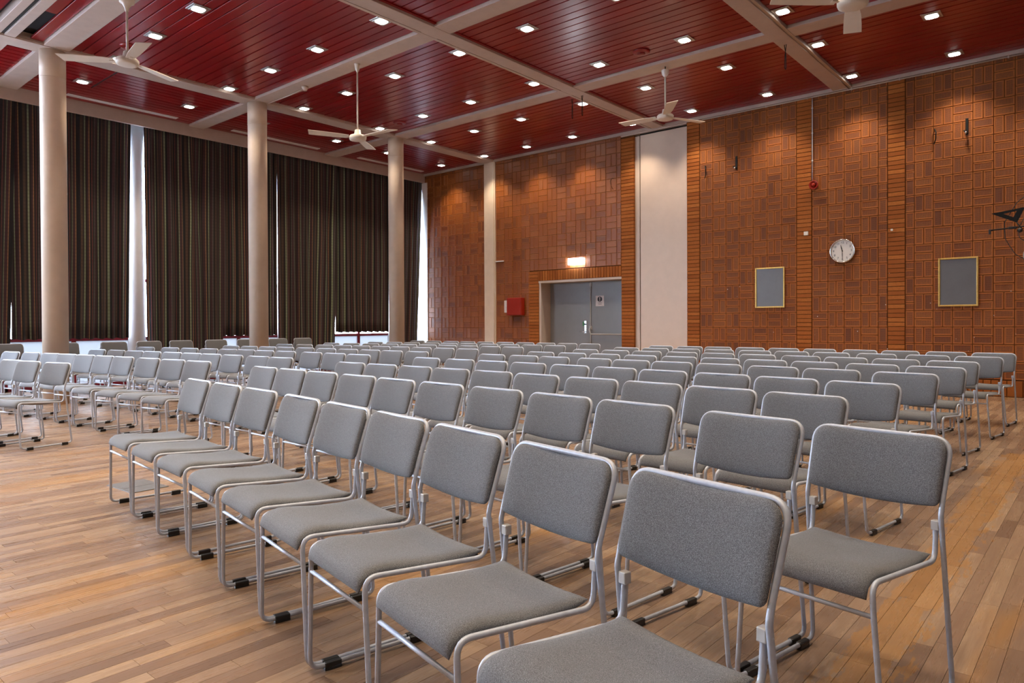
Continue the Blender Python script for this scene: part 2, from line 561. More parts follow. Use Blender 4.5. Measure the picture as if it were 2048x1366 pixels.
# ---------------------------------------------------------------- brick wall
wall = MB()
wall.box(XW+0.010, XW+0.40, Y0, 6.634, 0, 5.5)
wall.box(XW+0.30, XW+0.40, 6.634, 7.874, 0, 5.5)
wall.box(XW+0.010, XW+0.40, 7.874, 8.195, 0, 5.5)
wall.box(XW+0.010, XW+0.40, 8.195, 10.507, 2.20, 5.5)
wall.box(XW+0.45, XW+0.60, 8.0, 10.7, 0, 2.6)
wall.box(XW+0.010, XW+0.46, 10.507, YG+0.15, 0, 5.5)
wall_back = wall.build('wall_back', M['mortar'])
tag(wall_back, kind='structure')

def brick_faces(mb, y0, y1, z0, z1, lengthwise_y, r, proud=0.0, rim=0.013, rec=0.0035, mi=0):
    """one brick face looking to -x, corner at (y0,z0)-(y1,z1), outer face at x = XW - proud (local x = 0)"""
    fx = XW-proud
    bx = XW+0.012
    cy, cz = (y0+y1)/2, (z0+z1)/2
    uvf = (lambda y, z: (y-cy, z-cz)) if lengthwise_y else (lambda y, z: (z-cz, y-cy))
    def ring(i, x):
        return [(x, y0+i, z0+i), (x, y1-i, z0+i), (x, y1-i, z1-i), (x, y0+i, z1-i)]
    rs = [ring(0, bx), ring(0.0, fx+0.004), ring(0.004, fx)]
    if rec: rs += [ring(rim, fx), ring(rim+0.003, fx+rec)]
    for a, b in zip(rs[:-1], rs[1:]):
        for k in range(4):
            k2 = (k+1) % 4
            q = [a[k2], a[k], b[k], b[k2]]
            mb.face(q, mi, [uvf(p[1], p[2]) for p in q], r)
    q = list(reversed(rs[-1]))
    mb.face(q, mi, [uvf(p[1], p[2]) for p in q], r)

MOD, JT, ZR0, ZTOP = 0.2735, 0.010, 0.266, 5.262
brk = random.Random(3)
bricks = []   # (y0,y1,z0,z1,lengthwise_y,plain)
def add_brick(y0, y1, z0, z1, ly, plain):
    z1 = min(z1, ZTOP)
    if z1-z0 < 0.03 or y1-y0 < 0.03: return
    bricks.append((y0+JT/2, y1-JT/2, z0+JT/2, z1-JT/2, ly, plain))
def weave(cols, plain, par, skip=None):
    """cols: list of column borders, decreasing y"""
    for c in range(len(cols)-1):
        ya, yb = cols[c+1], cols[c]
        wdt = yb-ya
        half = wdt < 0.2
        for k in range(19):
            z0 = ZR0+k*MOD
            if z0 > ZTOP-0.03: break
            z1 = z0+MOD
            if skip and skip((ya+yb)/2, (z0+z1)/2): continue
            if (c+k+par) % 2 == 0:      # pair on end
                if half: add_brick(ya, yb, z0, z1, False, plain)
                else:
                    m_ = (ya+yb)/2
                    add_brick(ya, m_, z0, z1, False, plain); add_brick(m_, yb, z0, z1, False, plain)
            else:
                m_ = (z0+z1)/2
                add_brick(ya, yb, z0, m_, True, plain); add_brick(ya, yb, m_, z1, True, plain)
def cols(start, end, first=None):
    out = [start]
    y = start
    if first: y -= first; out.append(y)
    n_ = max(1, round((y-end)/MOD))
    full = (y-end)/n_ if abs((y-end)/n_-MOD) < 0.008 else MOD
    while y-full > end-0.01:
        y -= full; out.append(y)
    if y-end > 0.06: out.append(end)
    return out
weave(cols(2.664, -0.2, 0.132), False, 1)
weave(cols(4.174, 2.936), False, 0)
weave(cols(6.350, 4.449), False, 1)
weave(cols(11.872, 8.199), True, 0, lambda y, z: (y < 10.82 and z < 2.42))
weave(cols(YG-0.02, 12.233), True, 1)
bricks.sort(key=lambda b: b[0] if b[1] > 0.95 else 99)
bm_cache = {}
def brick_obj(b):
    key = (round(b[1]-b[0], 3), round(b[3]-b[2], 3), b[4], b[5], brk.randrange(9))
    if key not in bm_cache:
        mb = MB()
        brick_faces(mb, 0, b[1]-b[0], 0, b[3]-b[2], b[4], brk.random())
        me = mb.mesh('brick', attr=True)
        me.materials.append(M['brick_plain' if b[5] else 'brick_perf'])
        bm_cache[key] = me
    o = bpy.data.objects.new('brick', bm_cache[key])
    COL.objects.link(o); o.parent = wall_back; o.location = (0, b[0], b[2])
for b in bricks[:298]: brick_obj(b)
mb = MB()
for b in bricks[298:]:
    brick_faces(mb, b[0], b[1], b[2], b[3], b[4], brk.random(), 0, mi=1 if b[5] else 0)
tag(mb.build('brick_field', (M['brick_perf'], M['brick_plain']), wall_back, attr=True), kind='stuff')

# bands of flat courses between the woven fields
def band(ya, yb, z0, z1, proud, single, name='brick_band', ret=0.0):
    CH = 0.0755
    n_ = int((z1-z0)/CH+0.5)
    ch = (z1-z0)/n_
    if single:
        root = MB().box(XW+0.004, XW+0.012, ya, yb, z0, z1).build(name, M['mortar'], wall_back)
        cache = []
        for q in range(5):
            m_ = MB(); brick_faces(m_, 0, yb-ya, 0, ch-0.009, True, brk.random(), proud, rec=0)
            me = m_.mesh('brick', attr=True); me.materials.append(M['brick_band']); cache.append(me)
        for k in range(n_):
            o = bpy.data.objects.new('brick', brk.choice(cache)); COL.objects.link(o)
            o.parent = root; o.location = (0, ya, z0+k*ch)
        return root
    m_ = MB()
    for k in range(n_):
        r = brk.random()
        brick_faces(m_, ya, yb, z0+k*ch, z0+(k+1)*ch-0.009, True, r, proud, rec=0)
        if ret:   # brick return into the recess, facing -y
            m_.box(XW-proud+0.003, XW+ret, ya-0.001, ya+0.05, z0+k*ch, z0+(k+1)*ch-0.009, 0, r)
    o = m_.build(name, M['brick_band'], wall_back, attr=True)
    return tag(o, kind='stuff')
band(2.672, 2.928, 0.266, ZTOP, 0.006, True)
band(4.182, 4.441, 0.266, ZTOP, 0.006, True)
band(6.362, 6.634, 0.266, ZTOP, 0.006, False)
band(7.874, 8.190, 0.0, 5.20, 0.010, False, ret=0.045)
band(10.507, 10.812, 0.0, 2.44, 0.006, False, ret=0.10)
m_ = MB()
y = 8.20
while y < 10.51:
    brick_faces(m_, y, y+0.066, 2.205, 2.435, False, brk.random(), 0.006, rec=0)
    y += 0.0755
tag(m_.build('soldier_course', M['brick_band'], wall_back, attr=True), 'upright bricks over the door', kind='stuff')
# upright bricks of the plinth
cache = []
for q in range(6):
    m_ = MB(); brick_faces(m_, 0, 0.0925, 0.0, 0.252, False, brk.random(), 0.002, rec=0)
    me = m_.mesh('plinth_brick', attr=True); me.materials.append(M['brick_band']); cache.append(me)
y = 0.55
while y < 6.3:
    o = bpy.data.objects.new('plinth_brick', brk.choice(cache)); COL.objects.link(o)
    o.parent = wall_back; o.location = (0, y, 0.0)
    y += 0.1025
m_ = MB()
y = 10.9
while y < 14.8:
    brick_faces(m_, y, y+0.0925, 0.0, 0.252, False, brk.random(), 0.002, rec=0)
    y += 0.1025
tag(m_.build('plinth_course', M['brick_band'], wall_back, attr=True), kind='stuff')
# specks of old plaster left on the bricks
m_ = MB()
for k in range(46):
    y = rnd.uniform(1.0, 6.3); z = rnd.uniform(0.5, 2.2)
    s_ = rnd.uniform(0.004, 0.013)
    m_.box(XW-0.0015, XW+0.004, y, y+s_, z, z+s_*rnd.uniform(.6, 1.3))
tag(m_.build('plaster_specks', M['paper'], wall_back), kind='stuff')

tag(MB().box(XW-0.012, XW, 0.3, 6.63, 0.0, 0.012).box(XW-0.012, XW, 10.83, 12.2, 0.0, 0.012).build('baseboard_back', M['mortar']), kind='structure')

# wall-top trim and surface conduit
tag(MB().box(XW-0.045, XW+0.02, Y0, YF, ZTOP, ZS+0.03).build('trim_1', M['cream']), kind='structure')
co = MB().tube([(XW-0.02, 0.5, 5.245), (XW-0.02, 6.3, 5.245)], 0.011).build('trim_2', M['cream'], smooth=True)
tag(co, kind='structure')
for y in (1.25, 2.0, 2.75, 3.5, 4.25, 5.0, 5.75):
    MB().box(XW-0.034, XW, y-0.01, y+0.01, 5.228, 5.262).build('conduit_clip', M['cream'], co)

# white post on the brick wall
tag(MB().bbox(XW-0.05, XW+0.02, 11.905, 12.233, 0, ZS, 0.006).box(XW-0.03, XW+0.02, 11.872, 11.902, 0, ZTOP).build('trim_3', M['column']), kind='structure')
tag(MB().box(XW-0.02, XW+0.02, 14.40, YG-0.03, 0, 5.08).build('trim_60', M['white']), kind='structure')
# stacked sliding partition in its niche
pn = MB().bbox(XW+0.03, XW+0.10, 6.640, 7.735, 0.02, 5.20, 0.008).build('sliding_partition', M['panel'])
tag(pn, 'tall cream partition panel parked in the brick wall niche', 'partition')
MB().box(XW+0.02, XW+0.14, 6.64, 7.735, 5.205, 5.225).build('top_seal', M['slot'], pn)
MB().box(XW+0.048, XW+0.29, 7.762, 7.873, 0.0, 5.20).build('edge_profile', M['jamb'], pn)
MB().box(XW+0.10, XW+0.12, 7.735, 7.757, 0.0, 5.20).build('edge_seal', M['slot'], pn)
tag(MB().box(XW-0.02, XW+0.28, 6.634, 8.19, 5.232, 5.30).build('trim_4', M['cream']), kind='structure')

# ---------------------------------------------------------------- double door
DX = XW+0.40
tag(MB().box(XW+0.02, DX+0.04, 10.447, 10.507, 0, 2.20).box(XW+0.0, DX+0.04, 8.195, 10.507, 2.150, 2.20).box(XW+0.10, DX+0.04, 8.180, 8.215, 0, 2.15).build('trim_5', M['jamb']), kind='structure')
door = MB().bbox(DX-0.02, DX+0.03, 9.290, 10.440, 0.01, 2.145, 0.004).build('door_1', M['doorgrey'])
tag(door, kind='structure')
hd = MB().bbox(DX-0.034, DX-0.018, 9.375, 9.435, 0.95, 1.24, 0.006).build('lock_plate', M['chrome'], door)
MB().tube(fillet([(DX-0.03, 9.405, 0.985), (DX-0.085, 9.405, 0.985), (DX-0.085, 9.53, 0.985)], 0.02), 0.010).build('door_handle', M['chrome'], door, True)
MB().lathe([(0.018, -0.022), (0.018, 0)], 12, 0, 0, 0, 'x').build('lock_cylinder', M['blackmetal'], door, True, (DX-0.034, 9.405, 1.16))
MB().box(DX-0.026, DX-0.02, 9.45, 9.485, 1.12, 1.22).build('sticker', M['green'], door)
door2 = MB().bbox(DX-0.03, DX+0.02, 8.215, 9.284, 0.01, 2.145, 0.004).build('door_2', M['doorgrey'])
tag(door2, kind='structure')
MB().tube([(DX-0.045, 9.25, 0.05), (DX-0.045, 9.25, 2.13)], 0.013).build('bolt_rod', M['steelgrey'], door2, True)
MB().tube(fillet([(DX-0.05, 9.25, 1.08), (DX-0.10, 9.25, 1.03), (DX-0.11, 9.20, 0.93), (DX-0.11, 8.23, 0.93)], 0.03), 0.016).build('push_bar', M['steelgrey'], door2, True)
MB().box(DX-0.05, DX-0.028, 9.21, 9.28, 1.04, 1.12).build('bar_bracket', M['steelgrey'], door2)
MB().box(DX-0.050, DX-0.03, 9.225, 9.275, 2.04, 2.13).build('bolt_guide', M['steelgrey'], door2)

# ---------------------------------------------------------------- window wall
wl = MB()
wl.box(X0, XW+0.4, YG-0.10, YG+0.12, 5.10, 5.6)
wall_left = wl.build('wall_left', M['white'])
tag(wall_left, kind='structure')
fas = MB().bbox(X0, XW, YF, YF+0.06, 5.085, ZS+0.06, 0.004).build('trim_6', M['cream'])
tag(fas, kind='structure')
piers = [-4.09, -0.78, 2.52, 5.83, 9.13, 12.44]
for i, px_ in enumerate(piers):
    o = MB().lathe([(0.16, 0), (0.16, 5.2)], 28).build('trim_%d' % (7+i), M['white'], None, True, (px_, YG-0.07, 0))
    tag(o, kind='structure')
wn = 0
edges = piers+[XW+0.25]
for a, b in zip(edges[:-1], edges[1:]):
    wn += 1
    z0 = 0.0
    a_, b_ = a+0.02, b-0.02
    n_ = max(1, round((b_-a_)/1.1))
    win_ = MB().box(a_, b_, YG-0.03, YG+0.04, z0, z0+0.07).box(a_, b_, YG-0.03, YG+0.04, 5.03, 5.10)
    win_.box(a_, a_+0.06, YG-0.03, YG+0.04, z0, 5.1).box(b_-0.06, b_, YG-0.03, YG+0.04, z0, 5.1)
    wo = win_.build('window_%d' % wn, M['framered'])
    tag(wo, kind='structure')
    for k in range(1, n_):
        xm = a_+(b_-a_)*k/n_
        MB().box(xm-0.035, xm+0.035, YG-0.03, YG+0.04, z0, 5.1).build('mullion', M['framered'], wo)
    MB().box(a_, b_, YG-0.03, YG+0.04, 2.05, 2.12).build('transom', M['framered'], wo)
    for k in range(n_):
        xa, xb = a_+(b_-a_)*k/n_, a_+(b_-a_)*(k+1)/n_
        for za, zb in ((z0+0.05, 0.90), (0.94, 2.06), (2.11, 5.05)):
            MB().box(xa+0.03, xb-0.03, YG+0.004, YG+0.010, za, zb).build('pane', M['milk' if za < 0.5 else 'glass'], wo)
    MB().box(a_, b_, YG-0.05, YG+0.04, 0.885, 0.945).build('transom', M['framered'], wo)
tag(MB().box(-40, 60, YG+0.15, 80, -0.4, -0.3).build('ground', M['asphalt']), kind='structure')

# other walls of the hall, behind the camera
tag(MB().box(X0-0.2, X0, Y0, YG+0.1, 0, 5.5).build('wall_front', M['plain']), kind='structure')
tag(MB().box(X0, XW, Y0-0.2, Y0, 0, 5.5).build('wall_right', M['plain']), kind='structure')

# ---------------------------------------------------------------- ceiling
ceil = MB().box(X0, XW+0.75, Y0, YG+0.1, 5.42, 5.60).build('ceiling', M['slot'])
tag(ceil, kind='structure')
SP, SG = 0.1607, 0.019
def slat_mesh(length, width, along_x):
    """hollow-edged ceiling board, face down at z = 0"""
    hw, c, h = width/2, 0.0012, 0.030
    prof = [(-hw, h), (-hw, c), (-hw+c, 0), (hw-c, 0), (hw, c), (hw, h)]
    mb = MB()
    n_ = len(prof)
    for e in (0, length):
        for (a, z) in prof:
            mb.v.append((e, a, z) if along_x else (a, e, z))
    for k in range(n_-1):
        q = (k, k+1, n_+k+1, n_+k)
        mb.f.append(q if along_x else tuple(reversed(q))); mb.mi.append(0); mb.rn.append(.5)
    mb.f.append(tuple(range(n_))); mb.f.append(tuple(reversed(range(n_, 2*n_)))); mb.mi += [0, 0]; mb.rn += [.5, .5]
    me = mb.mesh('ceiling_board'); me.materials.append(M['red'])
    return me
xb = [(3.06, 3.40), (3.745, 6.725), (7.045, 10.015), (10.355, XW-0.05)]
yb = [(0.35, 3.485), (3.805, 7.10), (7.50, 11.905)]
smc = {}
missing = {(0, 2, 0)}   # a board is missing beside the first column, leaving a dark opening
for i, (xa, xz) in enumerate(xb):
    n_ = max(1, round((xz-xa)/SP))
    wd = (xz-xa)/n_
    for jj, (ya, yz) in enumerate(yb):
        for k in range(n_):
            xc = xa+wd*(k+0.5)
            ye = yz
            if i == 0 and jj == 2 and k == 0: ye = 10.72
            key = (round(ye-ya, 3), round(wd, 4), False)
            if key not in smc: smc[key] = slat_mesh(ye-ya, wd-SG, False)
            o = bpy.data.objects.new('ceiling_board', smc[key]); COL.objects.link(o)
            o.parent = ceil; o.location = (xc, ya, ZS+rnd.uniform(-0.0015, 0.0015))
            o.rotation_euler = (rnd.uniform(-.0008, .0008), rnd.uniform(-0.006, 0.006), 0)
xb2 = [(3.06, 3.40)]+xb[1:]
for (xa, xz) in xb2:
    n_ = 14
    wd = (YF-12.27)/n_
    for k in range(n_):
        key = (round(xz-xa, 3), round(wd, 4), True)
        if key not in smc: smc[key] = slat_mesh(xz-xa, wd-SG, True)
        o = bpy.data.objects.new('ceiling_board', smc[key]); COL.objects.link(o)
        o.parent = ceil; o.location = (xa, 12.27+wd*(k+0.5), ZS+rnd.uniform(-0.0015, 0.0015))
        o.rotation_euler = (rnd.uniform(-0.006, 0.006), 0, 0)
# boards out of view, over and behind the camera
mb = MB()
x = X0
while x < 2.7:
    mb.box(x, x+SP-SG, Y0, 11.9, ZS, ZS+0.018); x += SP
x = 3.06
while x < XW-0.1:
    mb.box(x, x+SP-SG, Y0, 0.34, ZS, ZS+0.018); x += SP
y = 12.27
while y < 14.4:
    mb.box(X0, 2.75, y, y+SP-SG, ZS, ZS+0.018); y += SP
tag(mb.build('board_field', M['red'], ceil), kind='stuff')

# beams
tn = 13
def beam(x0, x1, y0, y1, z0, mat='cream', name=None):
    global tn
    o = MB().bbox(x0, x1, y0, y1, z0, ZS+0.08, 0.005).build('trim_%d' % tn, M[mat])
    tn += 1
    return tag(o, kind='structure')
bcol = beam(X0, XW, 11.91, 12.26, ZB)
MB().box(X0, XW, 11.895, 11.911, ZB+0.014, ZS+0.02).build('edge_lip', M['cream'], bcol)
bmid = beam(X0, XW, 7.150, 7.405, ZB)
MB().box(X0, XW, 7.405, 7.425, ZB+0.02, ZS+0.02).build('track_slot', M['slot'], bmid)
MB().box(X0, XW, 7.425, 7.480, ZB+0.004, ZS+0.02).build('track_rail', M['cream'], bmid)
MB().box(X0, XW, 7.105, 7.149, ZS-0.012, ZS+0.03).build('edge_lip', M['red'], bmid)
brt = beam(X0, XW, 3.49, 3.80, ZB)
MB().tube([(X0, 3.545, ZB-0.008), (XW, 3.545, ZB-0.008)], 0.009).build('conduit', M['cream'], brt, True)
for (xa, xz) in ((3.405, 3.74), (6.73, 7.04), (10.02, 10.35)):
    beam(xa, xz, Y0, 11.91, ZB+0.006)
    beam(xa, xz, 12.26, YF, ZB+0.006)
b3 = beam(2.925, 3.055, Y0, 11.90, ZB+0.004)
b4 = beam(2.765, 2.870, Y0, 11.90, ZB+0.004)
MB().box(2.870, 2.925, Y0, 11.90, ZB+0.03, ZS+0.03).build('track_slot', M['slot'], b4)
beam(2.765, 3.055, 12.26, YF, ZB+0.006)
# hanging ends of grooves between boards in the window bay
for xg in (4.585, 9.72):
    MB().box(xg-0.03, xg+0.03, 12.30, 13.55, ZS-0.004, ZS+0.01).build('cover_strip', M['red'], ceil)
    MB().box(xg-0.012, xg+0.012, 12.30, 13.55, ZS-0.006, ZS-0.003).build('cover_groove', M['slot'], ceil)

# round columns
for i, (cx, lab) in enumerate(((3.57, 'leftmost and nearest of the three round cream columns'), (6.88, 'middle one of the three round cream columns'), (10.19, 'farthest round cream column, nearest the brick wall'))):
    c_ = empty('column', (cx, 12.085, 0))
    tag(c_, lab, 'column', 'round columns', 'structure')
    MB().lathe([(0.170, 0.0), (0.170, 4.86), (0.172, 4.865)], 40).build('shaft', M['column'], c_, True)
    MB().lathe([(0.172, 4.865), (0.172, ZB+0.004)], 40).build('collar', M['column'], c_, True)

# ================================================================ CHAIRS
def pad(path, halfw, thick, nu=14, bow=None, wfun=None, p=5.0):
    """upholstered pad swept along path [(x,z)...]; bow(t,u) shifts along the normal; wfun(t) half width"""
    us = [math.sin(math.pi/2*(-1+2*i/nu)) for i in range(nu+1)]
    us = [math.copysign(abs(q)**0.8, q) for q in us]
    L = [0.0]
    for a, b in zip(path[:-1], path[1:]): L.append(L[-1]+math.hypot(b[0]-a[0], b[1]-a[1]))
    nv = 16
    vs_ = [0.5+0.5*math.copysign(abs(math.sin(math.pi/2*(-1+2*i/nv)))**0.85, -1+2*i/nv) for i in range(nv+1)]
    def at(t):
        s = t*L[-1]
        for i in range(len(L)-1):
            if s <= L[i+1]+1e-9:
                k = (s-L[i])/(L[i+1]-L[i])
                return tuple(path[i][m]+(path[i+1][m]-path[i][m])*k for m in (0, 1))
        return path[-1]
    mb = MB()
    top, bot = [], []
    for t in vs_:
        x, z = at(t)
        xa, za = at(max(0, t-0.06)); xc, zc = at(min(1, t+0.06))
        tx, tz = xc-xa, zc-za
        n_ = math.hypot(tx, tz); nx, nz = -tz/n_, tx/n_
        ev = max(0.0, 1-abs(2*t-1)**p)**(1/2.2)
        for u in us:
            eu = max(0.0, 1-abs(u)**(p+3))**(1/2.2)
            hh = thick*ev*eu
            w_ = wfun(t) if wfun else halfw
            b_ = bow(t, u) if bow else (0, 0)
            cx, cz = x+b_[0], z+b_[1]
            top.append((cx+nx*hh, u*w_, cz+nz*hh))
            bot.append((cx-nx*hh, u*w_, cz-nz*hh))
    n1 = nu+1
    b0 = len(top)
    mb.v = top+bot
    for j in range(nv):
        for i in range(nu):
            q = (j*n1+i, j*n1+i+1, (j+1)*n1+i+1, (j+1)*n1+i)
            mb.f.append(tuple(reversed(q))); mb.f.append(tuple(k+b0 for k in q))
    mb.mi = [0]*len(mb.f); mb.rn = [.5]*len(mb.f)
    me = mb.mesh('pad')
    bm = bmesh.new(); bm.from_mesh(me)
    bmesh.ops.remove_doubles(bm, verts=bm.verts, dist=0.0004)
    bmesh.ops.recalc_face_normals(bm, faces=bm.faces)
    bm.to_mesh(me); bm.free()
    me.polygons.foreach_set('use_smooth', [True]*len(me.polygons))
    return me

HB, HWA, HS, HF, TR, SZ = 0.222, 0.216, 0.199, 0.228, 0.0080, 0.0180
seat_me = pad([(.068, .441), (.11, .434), (.18, .430), (.27, .433), (.35, .442), (.415, .450), (.455, .446), (.482, .430), (.492, .402)], 0.1905, 0.021,
              bow=lambda t, u: (0, -0.011*(1-u*u)*(1-t)**0.35))
seat_me.materials.append(M['fabric'])
def bw(t):
    H = 0.206; z = t*H
    r1, r0 = 0.046, 0.020
    W = 0.2125+0.006*t
    if z > H-r1: return W-r1+math.sqrt(max(0, r1*r1-(z-(H-r1))**2))
    if z < r0: return W-r0+math.sqrt(max(0, r0*r0-(r0-z)**2))
    return W
back_me = pad([(.064, .591), (.049, .645), (.031, .703), (.014, .757), (.002, .797)], 0.21, 0.0170,
              bow=lambda t, u: (-0.017*(1-u*u), -0.016*(1-u*u)*(1-t)**2-0.004*(1-u*u)*t*t), wfun=bw)
back_me.materials.append(M['fabric'])

def side_paths(s):
    return {
        'seat_rail': fillet([(.052, s*HS, .535), (.060, s*HS, .421), (.478, s*HS, .446), (.4775, s*(HS+.004), .36)], [0, .04, .05, 0], 6),
        'front': fillet([(.4775, s*(HS+.004), .36), (.475, s*HF, SZ), (.39, s*HF, SZ)], .045, 6),
        'sled_rail': [(.39, s*HF, SZ), (.08, s*HF, SZ)],
        'rear': fillet([(.08, s*HF, SZ), (.0, s*HF, SZ), (.060, s*HWA, .560), (.050, s*HWA, .600)], [0, .045, .05, 0], 6)}
hoop = fillet([(.050, -HWA, .600), (-.010, -HB, .7938), (-.010, HB, .7938), (.050, HWA, .600)], .056, 8)
def floor_clip(mb, x, s, mi=0):
    y = s*HF
    mb.bbox(x-0.030, x+0.030, y-0.0095, y+0.0095, 0.0, 0.011, 0.002, mi)
    mb.bbox(x-0.030, x+0.030, y-0.0105, y+0.0105, 0.0095, 0.027, 0.004, mi)
def link_clip(mb, s, mi=0):
    y = s*HS
    mb.bbox(.040, .063, y-0.0115, y+0.0115, .516, .546, 0.0025, mi)
def mesh_of(name, fn, mats, smooth=True):
    mb = MB(); fn(mb)
    me = mb.mesh(name)
    for m in mats: me.materials.append(m)
    if smooth: me.polygons.foreach_set('use_smooth', [True]*len(me.polygons))
    return me
NEAR = [('seat', seat_me), ('backrest', back_me), ('back_hoop', mesh_of('back_hoop', lambda b: b.tube(hoop, TR, 12, caps=False), [M['tube']])),
        ('crossbar', mesh_of('crossbar', lambda b: b.tube([(.4775, -HS-.004, .355), (.4775, HS+.004, .355)], .0068, 10), [M['tube']]))]
for s in (-1, 1):
    P = side_paths(s)
    NEAR += [('seat_rail', mesh_of('seat_rail', lambda b: b.tube(P['seat_rail'], TR, 12, caps=False), [M['tube']])),
             ('leg', mesh_of('leg', lambda b: b.tube(P['front'], TR, 12, caps=False), [M['tube']])),
             ('leg', mesh_of('leg', lambda b: b.tube(P['rear'], TR, 12, caps=False), [M['tube']])),
             ('sled_rail', mesh_of('sled_rail', lambda b: b.tube(P['sled_rail'], TR, 12, caps=False), [M['tube']])),
             ('link_clip', mesh_of('link_clip', lambda b: link_clip(b, s), [M['steelgrey']], False))]
    for x in (.395, .072):
        NEAR.append(('floor_clip', mesh_of('floor_clip', lambda b: floor_clip(b, x, s), [M['black']], False)))
def far_frame(b):
    b.tube(hoop, TR, 6)
    b.tube([(.4775, -HS-.004, .355), (.4775, HS+.004, .355)], .0068, 6)
    for s in (-1, 1):
        for q in side_paths(s).values(): b.tube(q, TR, 6, caps=False)
        link_clip(b, s)
        for x in (.395, .072):
            b.box(x-0.030, x+0.030, s*HF-0.0105, s*HF+0.0105, 0, 0.027, 1)
FAR = [('seat', seat_me), ('backrest', back_me), ('frame', mesh_of('frame', far_frame, [M['tube'], M['black']]))]

def place_chair(x, y, phi, label, group, near, z=0.0, lean=0.0):
    o = empty('stacking_chair', (x, y, z), phi)
    tag(o, label, 'chair', group)
    for nm, me in (NEAR if near else FAR):
        c = bpy.data.objects.new(nm, me)
        COL.objects.link(c)
        c.parent = o
        if nm == 'backrest':
            c.location = (rnd.uniform(-0.003, 0.003), 0, rnd.uniform(-0.005, 0.001))
    return o

